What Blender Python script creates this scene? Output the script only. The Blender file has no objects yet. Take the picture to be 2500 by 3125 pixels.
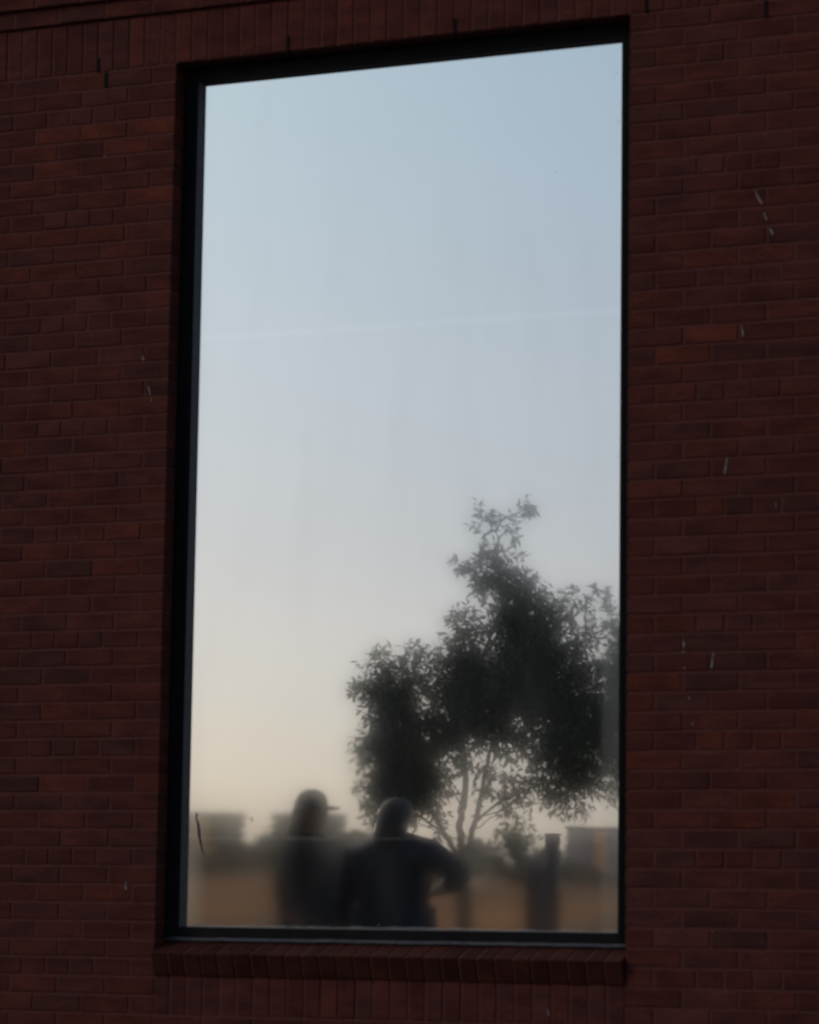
import bpy, bmesh, math, random
from mathutils import Vector, Matrix
import numpy as np

random.seed(11)
rng = random.Random(5)
D = bpy.data
SC = bpy.context.scene
COL = SC.collection

# ------------------------------------------------------------------ camera
EYE = 0.97                       # eye height of the crouching photographer
CAM = Vector((5.4312, -10.2576, EYE))
F_PX = 9499.1                    # focal length in pixels of the 2500 x 3125 photograph
YAW, PITCH, ROLL = 0.4079, -0.1324, 0.0140


def cam_rows():
    cy, sy = math.cos(YAW), math.sin(YAW)
    cp, sp = math.cos(PITCH), math.sin(PITCH)
    cr, sr = math.cos(ROLL), math.sin(ROLL)
    ry = Matrix(((cy, 0, sy), (0, 1, 0), (-sy, 0, cy)))
    rx = Matrix(((1, 0, 0), (0, cp, -sp), (0, sp, cp)))
    rz = Matrix(((cr, -sr, 0), (sr, cr, 0), (0, 0, 1)))
    m = rz @ rx @ ry
    return [Vector((r[0], r[2], -r[1])) for r in m]


RIGHT, DOWN, FWD = cam_rows()
cam_data = D.cameras.new('camera')
cam = D.objects.new('camera', cam_data)
COL.objects.link(cam)
m3 = Matrix((RIGHT, -DOWN, -FWD)).transposed()
cam.matrix_world = Matrix.Translation(CAM) @ m3.to_4x4()
cam_data.sensor_fit = 'VERTICAL'
cam_data.sensor_height = 36.0
cam_data.lens = F_PX / 3125.0 * 36.0
cam_data.clip_end = 4000.0
cam_data.clip_start = 0.05
cam_data.dof.use_dof = True
cam_data.dof.focus_distance = 22.0
cam_data.dof.aperture_fstop = 4.8
SC.camera = cam

# ------------------------------------------------------------------ sky, sun, exposure
SUN_EL, SUN_ROT = math.radians(28.0), math.radians(180.0 + 53.0)
world = D.worlds.new('World')
SC.world = world
world.use_nodes = True
wn, wl = world.node_tree.nodes, world.node_tree.links
sky = wn.new('ShaderNodeTexSky')
sky.sky_type = 'NISHITA'
sky.sun_disc = False
sky.sun_elevation = SUN_EL
sky.sun_rotation = SUN_ROT
sky.air_density, sky.dust_density, sky.ozone_density = 1.0, 2.15, 1.0
bg = wn['Background']
tint = wn.new('ShaderNodeMix')           # cool white balance of the photograph
tint.data_type = 'RGBA'
tint.blend_type = 'MULTIPLY'
tint.inputs[0].default_value = 1.0
tc = wn.new('ShaderNodeTexCoord')         # warmer air towards the horizon, all the way round
sx = wn.new('ShaderNodeSeparateXYZ')
wl.new(tc.outputs['Generated'], sx.inputs[0])
mr = wn.new('ShaderNodeMapRange')
mr.inputs['From Min'].default_value = 0.10
mr.inputs['From Max'].default_value = 0.30
wl.new(sx.outputs[2], mr.inputs[0])
hz = wn.new('ShaderNodeMix')
hz.data_type = 'RGBA'
hz.inputs[6].default_value = (0.912, 0.995, 1.095, 1.0)
hz.inputs[7].default_value = (0.765, 1.035, 1.125, 1.0)
wl.new(mr.outputs[0], hz.inputs[0])
wl.new(hz.outputs[2], tint.inputs[7])
veil = wn.new('ShaderNodeMix')           # thin high haze over the clear sky
veil.data_type = 'RGBA'
veil.inputs[0].default_value = 0.32
veil.inputs[7].default_value = (10.6, 8.9, 9.3, 1.0)
wl.new(sky.outputs[0], veil.inputs[6])
wl.new(veil.outputs[2], tint.inputs[6])
wl.new(tint.outputs[2], bg.inputs[0])
bg.inputs[1].default_value = 0.063

sun_data = D.lights.new('sun', 'SUN')
sun_data.energy = 0.6
sun_data.angle = math.radians(20.0)
sun_data.color = (1.0, 0.82, 0.64)
sun = D.objects.new('sun', sun_data)
COL.objects.link(sun)
sdir = Vector((math.sin(SUN_ROT) * math.cos(SUN_EL), math.cos(SUN_ROT) * math.cos(SUN_EL), math.sin(SUN_EL)))
sun.rotation_euler = sdir.to_track_quat('Z', 'Y').to_euler()
sun.location = (0, 30, 20)

SC.view_settings.view_transform = 'Standard'
SC.view_settings.look = 'None'
SC.view_settings.exposure = 0.0
SC.view_settings.gamma = 1.0
SC.view_settings.use_curve_mapping = False
SC.cycles.use_denoising = True
SC.cycles.max_bounces = 8
SC.cycles.glossy_bounces = 5

# ------------------------------------------------------------------ measuring helpers
def ray(px, py):
    """Direction of a photograph pixel (2500 x 3125)."""
    return (FWD + RIGHT * ((px - 1250.0) / F_PX) + DOWN * ((py - 1562.5) / F_PX)).normalized()


def on_plane(px, py, y):
    d = ray(px, py)
    return CAM + d * ((y - CAM.y) / d.y)


def project(p):
    v = p - CAM
    z = v.dot(FWD)
    return 1250 + F_PX * v.dot(RIGHT) / z, 1562.5 + F_PX * v.dot(DOWN) / z


K = 2500.0 / 1725.0
GLASS_Y = 0.112


def mirrored(px, py, dist):
    """Point standing `dist` metres in front of the glass whose mirror image is at (px, py), on the 1725-wide copy."""
    p = on_plane(px * K, py * K, GLASS_Y + dist)
    return Vector((p.x, 2 * GLASS_Y - p.y, p.z))


# ------------------------------------------------------------------ object helpers
def link(o, parent=None):
    COL.objects.link(o)
    if parent is not None:
        o.parent = parent
    return o


def mesh_obj(name, verts, faces, mats, parent=None, smooth=False, idx=None):
    me = D.meshes.new(name)
    me.from_pydata([tuple(v) for v in verts], [], faces)
    for m in (mats if isinstance(mats, (list, tuple)) else [mats]):
        me.materials.append(m)
    if idx is not None:
        me.polygons.foreach_set('material_index', idx)
    if smooth:
        me.polygons.foreach_set('use_smooth', [True] * len(me.polygons))
    me.update()
    return link(D.objects.new(name, me), parent)


def empty(name, loc, parent=None):
    o = D.objects.new(name, None)
    o.location = loc
    o.empty_display_size = 0.2
    return link(o, parent)


def tag(o, label, cat=None, group=None):
    o['label'] = label
    if cat:
        o['category'] = cat
    if group:
        o['group'] = group
    return o


class MB:
    def __init__(self):
        self.v, self.f, self.i = [], [], []

    def add(self, verts, faces, mi=0):
        b = len(self.v)
        self.v += [tuple(v) for v in verts]
        self.f += [tuple(b + k for k in f) for f in faces]
        self.i += [mi] * len(faces)

    def box(self, x0, x1, y0, y1, z0, z1, mi=0):
        vs = [(x, y, z) for x in (x0, x1) for y in (y0, y1) for z in (z0, z1)]
        self.add(vs, [(0, 1, 3, 2), (4, 6, 7, 5), (0, 4, 5, 1), (2, 3, 7, 6), (0, 2, 6, 4), (1, 5, 7, 3)], mi)

    def tube(self, pts, radii, n=7, mi=0):
        rings = []
        for k, p in enumerate(pts):
            p = Vector(p)
            a = Vector(pts[max(k - 1, 0)])
            c = Vector(pts[min(k + 1, len(pts) - 1)])
            t = (c - a).normalized()
            u = t.cross(Vector((0.3, 1, 0.2))).normalized()
            w = t.cross(u)
            rings.append([p + (u * math.cos(q) + w * math.sin(q)) * radii[k]
                          for q in [2 * math.pi * j / n for j in range(n)]])
        vs = [v for r in rings for v in r]
        fs = []
        for k in range(len(pts) - 1):
            for j in range(n):
                a, b = k * n + j, k * n + (j + 1) % n
                fs.append((a, b, b + n, a + n))
        fs.append(tuple(range(n - 1, -1, -1)))
        fs.append(tuple((len(pts) - 1) * n + j for j in range(n)))
        self.add(vs, fs, mi)

    def build(self, name, mats, parent=None, smooth=False):
        return mesh_obj(name, self.v, self.f, mats, parent, smooth, self.i)


# ------------------------------------------------------------------ materials
def new_mat(name):
    m = D.materials.new(name)
    m.use_nodes = True
    nt = m.node_tree
    return m, nt.nodes, nt.links, nt.nodes['Principled BSDF']


def noise_mat(name, c1, c2, scale=8.0, rough=0.8, detail=6.0, bump=0.0, bump_scale=60.0, vec_scale=None, rand=0.0, spec=0.3):
    m, n, l, b = new_mat(name)
    tc = n.new('ShaderNodeTexCoord')
    vec = tc.outputs['Object']
    if vec_scale:
        mp = n.new('ShaderNodeMapping')
        mp.inputs['Scale'].default_value = vec_scale
        l.new(vec, mp.inputs[0])
        vec = mp.outputs[0]
    tx = n.new('ShaderNodeTexNoise')
    tx.inputs['Scale'].default_value = scale
    tx.inputs['Detail'].default_value = detail
    l.new(vec, tx.inputs['Vector'])
    rp = n.new('ShaderNodeValToRGB')
    rp.color_ramp.elements[0].position = 0.3
    rp.color_ramp.elements[1].position = 0.7
    rp.color_ramp.elements[0].color = (*c1, 1)
    rp.color_ramp.elements[1].color = (*c2, 1)
    l.new(tx.outputs[0], rp.inputs[0])
    out = rp.outputs[0]
    if rand > 0:
        oi = n.new('ShaderNodeObjectInfo')
        mr = n.new('ShaderNodeMapRange')
        mr.inputs['To Min'].default_value = 1 - rand
        mr.inputs['To Max'].default_value = 1 + rand
        l.new(oi.outputs['Random'], mr.inputs[0])
        hs = n.new('ShaderNodeHueSaturation')
        l.new(mr.outputs[0], hs.inputs['Value'])
        l.new(out, hs.inputs['Color'])
        out = hs.outputs[0]
    l.new(out, b.inputs['Base Color'])
    b.inputs['Roughness'].default_value = rough
    b.inputs['Specular IOR Level'].default_value = spec
    if bump > 0:
        t2 = n.new('ShaderNodeTexNoise')
        t2.inputs['Scale'].default_value = bump_scale
        t2.inputs['Detail'].default_value = 5
        l.new(tc.outputs['Object'], t2.inputs['Vector'])
        bp = n.new('ShaderNodeBump')
        bp.inputs['Strength'].default_value = bump
        bp.inputs['Distance'].default_value = 0.002
        l.new(t2.outputs[0], bp.inputs['Height'])
        l.new(bp.outputs[0], b.inputs['Normal'])
    return m


def brick_mat(name, base):
    """Fired clay with drag marks, iron spots and a smoky face; lightness varies from brick to brick by world position."""
    m, n, l, b = new_mat(name)
    geo = n.new('ShaderNodeNewGeometry')
    big = n.new('ShaderNodeTexNoise')
    big.inputs['Scale'].default_value = 9.0
    big.inputs['Detail'].default_value = 3
    mp = n.new('ShaderNodeMapping')
    mp.inputs['Scale'].default_value = (0.7, 1, 2.2)
    l.new(geo.outputs['Position'], mp.inputs[0])
    l.new(mp.outputs[0], big.inputs['Vector'])
    fine = n.new('ShaderNodeTexNoise')
    fine.inputs['Scale'].default_value = 160.0
    fine.inputs['Detail'].default_value = 6
    l.new(geo.outputs['Position'], fine.inputs['Vector'])
    mix = n.new('ShaderNodeMix')
    mix.data_type = 'RGBA'
    mix.inputs[6].default_value = (base[0] * 0.66, base[1] * 0.7, base[2] * 0.76, 1)
    mix.inputs[7].default_value = (base[0] * 1.3, base[1] * 1.26, base[2] * 1.2, 1)
    mr = n.new('ShaderNodeMapRange')
    mr.inputs['From Min'].default_value = 0.3
    mr.inputs['From Max'].default_value = 0.7
    l.new(big.outputs[0], mr.inputs[0])
    l.new(mr.outputs[0], mix.inputs[0])
    mul = n.new('ShaderNodeMix')
    mul.data_type = 'RGBA'
    mul.blend_type = 'MULTIPLY'
    mul.inputs[0].default_value = 1.0
    fr = n.new('ShaderNodeMapRange')
    fr.inputs['From Min'].default_value = 0.3
    fr.inputs['From Max'].default_value = 0.65
    fr.inputs['To Min'].default_value = 0.55
    fr.inputs['To Max'].default_value = 1.2
    l.new(fine.outputs[0], fr.inputs[0])
    l.new(mix.outputs[2], mul.inputs[6])
    l.new(fr.outputs[0], mul.inputs[7])
    oi = n.new('ShaderNodeObjectInfo')
    rr = n.new('ShaderNodeMapRange')
    rr.inputs['To Min'].default_value = 0.88
    rr.inputs['To Max'].default_value = 1.12
    l.new(oi.outputs['Random'], rr.inputs[0])
    hs = n.new('ShaderNodeHueSaturation')
    l.new(mul.outputs[2], hs.inputs['Color'])
    l.new(rr.outputs[0], hs.inputs['Value'])
    l.new(hs.outputs[0], b.inputs['Base Color'])
    b.inputs['Roughness'].default_value = 0.85
    b.inputs['Specular IOR Level'].default_value = 0.08
    bp = n.new('ShaderNodeBump')
    bp.inputs['Strength'].default_value = 0.45
    bp.inputs['Distance'].default_value = 0.0015
    l.new(fine.outputs[0], bp.inputs['Height'])
    l.new(bp.outputs[0], b.inputs['Normal'])
    return m


BR = [brick_mat('brick_maroon', (0.072, 0.0202, 0.0172)),
      brick_mat('brick_plum', (0.0665, 0.0208, 0.019)),
      brick_mat('brick_brown_red', (0.0755, 0.02, 0.016)),
      brick_mat('brick_orange_red', (0.09, 0.0228, 0.0162)),
      brick_mat('brick_charcoal', (0.059, 0.0202, 0.0184)),
      brick_mat('brick_pinkish', (0.081, 0.0252, 0.0225))]
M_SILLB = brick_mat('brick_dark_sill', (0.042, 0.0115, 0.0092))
M_MORTAR = noise_mat('dark_red_mortar', (0.066, 0.0200, 0.0165), (0.092, 0.0275, 0.0225), 30, 0.95, bump=0.6, bump_scale=220)
M_FRAME = noise_mat('black_anodised_frame', (0.006, 0.006, 0.007), (0.010, 0.010, 0.012), 14, 0.6, spec=0.06)
M_BEAD_LIT = noise_mat('lit_side_glazing_bead', (0.032, 0.033, 0.042), (0.052, 0.054, 0.066), 30, 0.3, spec=0.5)  # sky sheen of the left and top beads, put into a greyer colour
M_CAULK = noise_mat('grey_caulk', (0.035, 0.035, 0.045), (0.07, 0.07, 0.085), 60, 0.7)
M_BLACK = noise_mat('black_seal_and_slot', (0.004, 0.004, 0.004), (0.008, 0.008, 0.008), 20, 0.9, spec=0.1)
M_WHITE = noise_mat('dried_white_dropping', (0.14, 0.13, 0.14), (0.5, 0.48, 0.5), 180, 0.9)
M_SMEAR = noise_mat('dark_smear', (0.012, 0.012, 0.02), (0.03, 0.028, 0.035), 40, 0.6)
M_ROOF = noise_mat('roof_gravel', (0.12, 0.11, 0.10), (0.22, 0.21, 0.2), 40, 0.9)
M_CONC = noise_mat('coping_stone', (0.25, 0.23, 0.21), (0.36, 0.34, 0.31), 12, 0.85)


def brick_texture_mat():
    m, n, l, b = new_mat('brick_wall_far')
    geo = n.new('ShaderNodeTexCoord')
    mp = n.new('ShaderNodeMapping')
    mp.inputs['Rotation'].default_value = (math.radians(90), 0, 0)
    l.new(geo.outputs['Object'], mp.inputs[0])
    bt = n.new('ShaderNodeTexBrick')
    bt.inputs['Color1'].default_value = (0.118, 0.030, 0.0225, 1)
    bt.inputs['Color2'].default_value = (0.104, 0.031, 0.027, 1)
    bt.inputs['Mortar'].default_value = (0.12, 0.033, 0.024, 1)
    bt.inputs['Scale'].default_value = 1.0
    bt.inputs['Brick Width'].default_value = 0.2032
    bt.inputs['Row Height'].default_value = 0.0677
    bt.inputs['Mortar Size'].default_value = 0.005
    l.new(mp.outputs[0], bt.inputs['Vector'])
    l.new(bt.outputs[0], b.inputs['Base Color'])
    b.inputs['Roughness'].default_value = 0.9
    return m


M_FAR = brick_texture_mat()

# ------------------------------------------------------------------ wall measures
C = 0.067733                       # one course
L = 0.2032                         # one stretcher with its joint
J = 0.0095
W = 1.8337                         # masonry opening
Z0 = EYE + 3.2569                  # underside of the soldier course = head of the opening


def zi(i):
    return Z0 - i * C


XL, XR = -3.2, 5.0                 # bricks are built one by one in this stretch
RMIN, RMAX = -21, int(Z0 / C) - 1

building = empty('brick_building', (W / 2, 0, 0))
BLOC = Vector((W / 2, 0, 0))
tag(building, 'dark red brick building with one tall black-framed mirror window', 'building')


def child(o):
    """Keep world placement while parenting under the building's empty."""
    o.parent = building
    o.location = Vector(o.location) - BLOC
    return o


# ------------------------------------------------------------------ bricks
_brick_cache = {}


def brick_mesh(w, h, dep, var):
    key = (round(w, 4), round(h, 4), dep, var)
    if key in _brick_cache:
        return _brick_cache[key]
    r = random.Random(hash(key) & 0xffff)
    bv = 0.0022

    def j(s=0.0011):
        return r.uniform(-s, s)
    fr, ou, bk = [], [], []
    for sx, sz in ((-1, -1), (1, -1), (1, 1), (-1, 1)):
        jx, jz = j(), j()
        fr.append((sx * (w / 2 - bv) + jx, j(0.0006), sz * (h / 2 - bv) + jz))
        ou.append((sx * w / 2 + jx, bv, sz * h / 2 + jz))
        bk.append((sx * w / 2 + jx, dep, sz * h / 2 + jz))
    vs = fr + ou + bk
    fs = [(0, 1, 2, 3)]
    for a in range(4):
        b = (a + 1) % 4
        fs.append((a, a + 4, b + 4, b))
        fs.append((a + 4, a + 8, b + 8, b + 4))
    me = D.meshes.new('brick')
    me.from_pydata(vs, [], fs)
    me.materials.append(BR[0])
    me.update()
    _brick_cache[key] = me
    return me


WANT = []                          # bricks whose colour stands out in the photograph: (x, y, material)
for mi, pts in ((3, [(254, 253), (174, 403), (313, 403), (452, 389), (104, 472), (386, 448), (174, 514), (104, 577), (452, 594),
                     (167, 723), (45, 736), (45, 838), (167, 835), (355, 1726), (289, 1622), (466, 1622), (209, 2171),
                     (191, 2391), (445, 2388), (2171, 783), (2008, 913), (2171, 1021), (2171, 1533), (2063, 1893),
                     (2468, 1945), (2004, 2075), (1959, 2138), (2167, 2253), (2252, 2250), (2010, 2311), (2338, 2433), (2253, 2493)]),
                (4, [(205, 1733), (132, 2001), (66, 2056), (202, 2056), (139, 1896), (358, 2280), (59, 2391), (122, 2447), (2056, 341),
                     (2252, 1537), (2171, 2079), (2082, 2131), (2252, 2016), (2171, 1953), (2338, 2558), (2058, 2619),
                     (2075, 2741), (2428, 2615), (2249, 2863)]),
                (2, [(313, 608), (2141, 289), (2171, 226), (136, 1949), (2075, 2497)]),
                (5, [(139, 1629), (212, 1629), (2167, 156), (2249, 148), (2327, 141), (2171, 846), (2252, 846), (2330, 838),
                     (2171, 1192), (2252, 1192), (2174, 1893), (2256, 1893), (2345, 1893), (1953, 3102),
                     (180, 360), (250, 352), (325, 346), (175, 680), (245, 672), (310, 664), (165, 985), (232, 978), (305, 970),
                     (150, 1305), (218, 1300), (290, 1295)])):
    for x, y in pts:
        p = on_plane(x, y, 0.0)
        WANT.append((p.x, p.z, mi))


def pick(x0, x1, z0, z1, r):
    for x, z, mi in WANT:
        if x0 <= x <= x1 and z0 <= z <= z1:
            return mi
    q = r.random()
    return 0 if q < 0.43 else 1 if q < 0.68 else 2 if q < 0.92 else 3 if q < 0.94 else 2 if q < 0.975 else 5


bricks = []     # (kind, cx, cz, w, h, depth, y)
br = random.Random(21)


def add_run(i, x_start, sizes, step, y=0.0):
    """Lay bricks outward from x_start (step = +1 / -1); a brick next to the opening is full depth."""
    x = x_start
    first = True
    z = zi(i + 0.5)
    for u in sizes:
        w = u * L
        a, b = (x, x + w) if step > 0 else (x - w, x)
        if b < XL or a > XR:
            break
        # the joint lies on the outward side of the brick at the opening
        if first and step > 0:
            a2, b2 = a, b - J / 2
        elif first:
            a2, b2 = a + J / 2, b
        else:
            a2, b2 = a + J / 2, b - J / 2
        bricks.append(('brick', (a2 + b2) / 2, z, b2 - a2, C - J, 0.0925 if first else 0.035, y))
        x += step * w
        first = False


def sizes_for(i, n=40):
    if i % 6 == 2:
        out = [.5, .75, .5, .5, .5, .75] + [1, 1, .75, .5, .5, .5, .75] * 5
        return out
    return ([.5] if i % 2 == 0 else []) + [1] * n


for i in range(0, RMAX + 1):
    if i < 53:
        add_run(i, 0.0, sizes_for(i), -1)
        add_run(i, W, sizes_for(i), +1)
    else:
        off = 0.5 if i % 2 == 0 else 0.0
        k = -18
        while True:
            a, b = (k + off) * L, (k + off + 1) * L
            k += 1
            if a > XR:
                break
            if b < XL:
                continue
            bricks.append(('brick', (a + b) / 2, zi(i + .5), L - J, C - J, 0.035, 0.0))
# corbelled courses over the soldier course, then plain wall flush with the second
for i in range(RMIN, -3):
    y = -0.016 if i == -4 else -0.034
    k = -17
    off = 0.5 if i % 2 == 0 else 0.0
    while (k + off) * L < XR:
        a = (k + off) * L
        bricks.append(('brick', a + L / 2, zi(i + .5), L - J, C - J, 0.09, y))
        k += 1
# soldier course over the window
k = int(XL / C)
while k * C < XR:
    bricks.append(('soldier_brick', k * C + C / 2, zi(-1.5), C - J, 3 * C - J, 0.0925, 0.0))
    k += 1
# soldiers under the sill
n_s = 27
for k in range(n_s):
    ws = W / n_s
    bricks.append(('soldier_brick', (k + .5) * ws, zi(51.5), ws - J, 3 * C - J, 0.035, 0.0))


def shown(cx, cz, w, h):
    """Pixels of the photograph that a brick covers, clipped to the frame."""
    ax, ay = project(Vector((cx - w / 2, 0, cz + h / 2)))
    bx, by = project(Vector((cx + w / 2, 0, cz - h / 2)))
    dx = min(bx, 2500) - max(ax, 0)
    dy = min(by, 3125) - max(ay, 0)
    return max(dx, 0) * max(dy, 0) if dx > 0 and dy > 0 else 0


single, rest = [], []
for kind in ('brick', 'soldier_brick'):
    lst = sorted((b for b in bricks if b[0] == kind), key=lambda b: -shown(b[1], b[2], b[3], b[4]))
    for n_, b in enumerate(lst):
        (single if n_ < 300 and shown(b[1], b[2], b[3], b[4]) > 150 else rest).append(b)

for kind, cx, cz, w, h, dep, y in single:
    o = D.objects.new(kind, brick_mesh(w, h, dep, br.randrange(5)))
    o.location = (cx, y + br.uniform(-0.0010, 0.0014), cz)
    o.rotation_euler = (0, br.uniform(-.003, .003), br.uniform(-.004, .004))
    COL.objects.link(o)
    mi = pick(cx - w / 2, cx + w / 2, cz - h / 2, cz + h / 2, br)
    o.material_slots[0].link = 'OBJECT'
    o.material_slots[0].material = BR[mi]
    child(o)

mb = MB()
for kind, cx, cz, w, h, dep, y in rest:
    me = brick_mesh(w, h, dep, br.randrange(5))
    yy = y + br.uniform(-0.0010, 0.0014)
    mi = pick(cx - w / 2, cx + w / 2, cz - h / 2, cz + h / 2, br)
    mb.add([(v.co.x + cx, v.co.y + yy, v.co.z + cz) for v in me.vertices], [tuple(p.vertices) for p in me.polygons], mi)
o = mb.build('brickwork', BR)
o['kind'] = 'stuff'
child(o)

# rowlock sill bricks, laid on a slope
SILL_TOP = zi(49.05)
SLOPE = math.radians(19)
ws = W / n_s
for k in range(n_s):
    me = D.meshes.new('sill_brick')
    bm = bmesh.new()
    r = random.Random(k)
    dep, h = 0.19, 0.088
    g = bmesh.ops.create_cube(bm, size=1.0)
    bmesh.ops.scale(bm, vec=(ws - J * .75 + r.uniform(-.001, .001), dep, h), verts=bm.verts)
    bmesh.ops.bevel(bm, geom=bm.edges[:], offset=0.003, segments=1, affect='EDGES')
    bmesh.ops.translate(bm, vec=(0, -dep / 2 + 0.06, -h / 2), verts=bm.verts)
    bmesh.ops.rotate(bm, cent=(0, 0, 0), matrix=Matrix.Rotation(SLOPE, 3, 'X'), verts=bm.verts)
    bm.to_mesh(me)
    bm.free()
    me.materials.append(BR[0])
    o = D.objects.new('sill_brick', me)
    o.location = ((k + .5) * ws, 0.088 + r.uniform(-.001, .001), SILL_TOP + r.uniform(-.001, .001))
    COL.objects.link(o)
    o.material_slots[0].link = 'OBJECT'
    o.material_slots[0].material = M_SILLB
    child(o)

# mortar bed of the wall, opening left free; body of the building behind
mb = MB()
ym = 0.0034
mb.box(XL, -0.003, ym, 0.30, 0, zi(0) + 0.003)
mb.box(W + 0.003, XR, ym, 0.301, 0, zi(0) + 0.003)
mb.box(XL, XR, ym + .0005, 0.302, zi(0) + 0.0031, zi(-3))
mb.box(XL, XR, -0.016 + ym, 0.303, zi(-3) + .0035, zi(-4))
mb.box(XL, XR, -0.034 + ym, 0.304, zi(-4) + .0035, zi(RMIN))
mb.box(-0.002, W + 0.002, ym + .0003, 0.299, 0, zi(50.6))
child(mb.build('mortar_bed', M_MORTAR))
# mortar between the sill bricks
mb = MB()
me = []
c, s = math.cos(SLOPE), math.sin(SLOPE)


def sl(y, z):
    return (0.088 + y * c - z * s, SILL_TOP + y * s + z * c)


q = [sl(-0.126, -0.003), sl(0.04, -0.003), sl(0.04, -0.084), sl(-0.126, -0.084)]
vs = [(x, y, z) for x in (0.004, W - 0.004) for y, z in q]
mb.add(vs, [(0, 1, 2, 3), (7, 6, 5, 4), (0, 4, 5, 1), (1, 5, 6, 2), (2, 6, 7, 3), (3, 7, 4, 0)])
child(mb.build('sill_mortar', M_MORTAR))
# far parts of the front, sides and roof
TOPZ = zi(RMIN)
mb = MB()
mb.box(-16, XL, 0.002, 0.31, 0, TOPZ)
mb.box(XR, 16, 0.002, 0.31, 0, TOPZ)
mb.box(-16, -15.7, 0.31, 14, 0, TOPZ)
mb.box(15.7, 16, 0.31, 14, 0, TOPZ)
mb.box(-16, 16, 14, 14.3, 0, TOPZ)
child(mb.build('outer_wall', M_FAR))
mb = MB()
mb.box(-15.6, 15.6, 0.4, 13.9, TOPZ - 0.5, TOPZ - 0.2)
child(mb.build('flat_roof', M_ROOF))
mb = MB()
mb.box(-16.1, 16.1, -0.07, 0.36, TOPZ + .002, TOPZ + 0.09)
child(mb.build('roof_coping', M_CONC))

# weep holes: solid black boxes stand in for the shade inside open joints
for x, y, hh, soldier in ((285, 192, 0.055, 1), (866, 130, 0.06, 1), (1375, 75, 0.055, 1), (1999, 15, 0.06, 1),
                          (325, 247, 0.062, 0), (2338, 27, 0.062, 0)):
    p = on_plane(x, y, 0)
    if soldier:
        gx = round(p.x / C) * C
        z0 = zi(0) + 0.001
    else:
        row = math.floor((Z0 - p.z) / C)
        gx = p.x
        z0 = zi(row + 1) + 0.003
    mb = MB()
    mb.box(gx - 0.0062, gx + 0.0062, -0.0025, 0.02, z0, z0 + hh)
    child(mb.build('dark_weep_slot', M_BLACK))

# white dried streaks on the brick
rs = random.Random(3)
for pts in ([(2304, 580), (2318, 612), (2327, 622)], [(2332, 648), (2340, 672)], [(2350, 697), (2359, 716)], [(2263, 992), (2268, 1026)],
            [(2219, 1398), (2211, 1446)], [(2086, 1955), (2088, 1976)], [(2081, 1990), (2095, 1990)], [(2088, 2036), (2089, 2042)],
            [(2178, 1992), (2171, 2038)], [(2368, 1535), (2369, 1548)], [(2103, 2125), (2104, 2137)], [(2113, 2206), (2114, 2212)],
            [(452, 1178), (459, 1207)], [(460, 1216), (461, 1225)], [(434, 1085), (438, 1100)], [(318, 474), (320, 478)],
            [(383, 2690), (385, 2715)], [(1672, 3080), (1675, 3100)], [(2173, 2840), (2176, 2843)]):
    P = [on_plane(x, y, -0.0028) for x, y in pts]
    vs, fs = [], []
    fine = []
    for a, b in zip(P[:-1], P[1:]):
        n = max(2, int((b - a).length / 0.006))
        fine += [a.lerp(b, k / n) for k in range(n)]
    fine.append(P[-1])
    n = len(fine)
    for k, p in enumerate(fine):
        t = (fine[min(k + 1, n - 1)] - fine[max(k - 1, 0)]).normalized()
        s_ = Vector((t.z, 0, -t.x))
        wv = (0.0009 + 0.0016 * (k / n) ** 2) * rs.uniform(0.5, 1.3) if k not in (0, n - 1) else 0.0005
        q = p + Vector((rs.uniform(-.0006, .0006), 0, 0))
        for yy in (0, 0.003):
            vs += [q + s_ * wv + Vector((0, yy, 0)), q - s_ * wv + Vector((0, yy, 0))]
    for k in range(n - 1):
        a, b = k * 4, k * 4 + 4
        fs += [(a, a + 1, b + 1, b), (a, b, b + 2, a + 2), (a + 1, a + 3, b + 3, b + 1)]
    child(mesh_obj('dropping_streak', vs, fs, M_WHITE))

# ------------------------------------------------------------------ window
window = empty('window', (W / 2, GLASS_Y, SILL_TOP), None)
WLOC = Vector((W / 2, GLASS_Y, SILL_TOP))
child(window)
tag(window, 'tall black-framed window that mirrors the evening sky')


def wchild(o):
    o.parent = window
    o.location = Vector(o.location) - WLOC
    return o


gl = on_plane(624, 264, GLASS_Y)
gr = on_plane(1903, 132, GLASS_Y)
hl = on_plane(577, 2827, GLASS_Y)
hr = on_plane(1889, 2846, GLASS_Y)
GX0, GX1 = (gl.x + hl.x) / 2, (gr.x + hr.x) / 2
GZ1, GZ0 = (gl.z + gr.z) / 2, (hl.z + hr.z) / 2
FY = 0.083                          # frame face
BEADW = 0.019
ix0, ix1, iz0, iz1 = GX0 - BEADW, GX1 + 0.004, GZ0 - 0.003, GZ1 + 0.012
FB = SILL_TOP + 0.012
mb = MB()
mb.box(0.001, ix0, FY, 0.16, FB, Z0 - 0.002)
mb.box(ix1, W - 0.001, FY, 0.16, FB, Z0 - 0.002)
mb.box(ix0, ix1, FY + .0004, 0.1604, FB, iz0)
mb.box(ix0, ix1, FY + .0004, 0.1604, iz1, Z0 - 0.002)
o = mb.build('window_frame', M_FRAME)
bv = o.modifiers.new('bevel', 'BEVEL')
bv.width = 0.002
bv.segments = 2
wchild(o)
# thin raised ridge along the jambs
mb = MB()
mb.box(ix0 - 0.016, ix0 - 0.012, FY - 0.004, FY + 0.01, FB + .01, Z0 - 0.01)
wchild(mb.build('frame_ridge', M_FRAME))
mb = MB()
mb.box(ix1 + 0.012, ix1 + 0.016, FY - 0.004, FY + 0.01, FB + .01, Z0 - 0.01)
wchild(mb.build('frame_ridge', M_FRAME))


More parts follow.
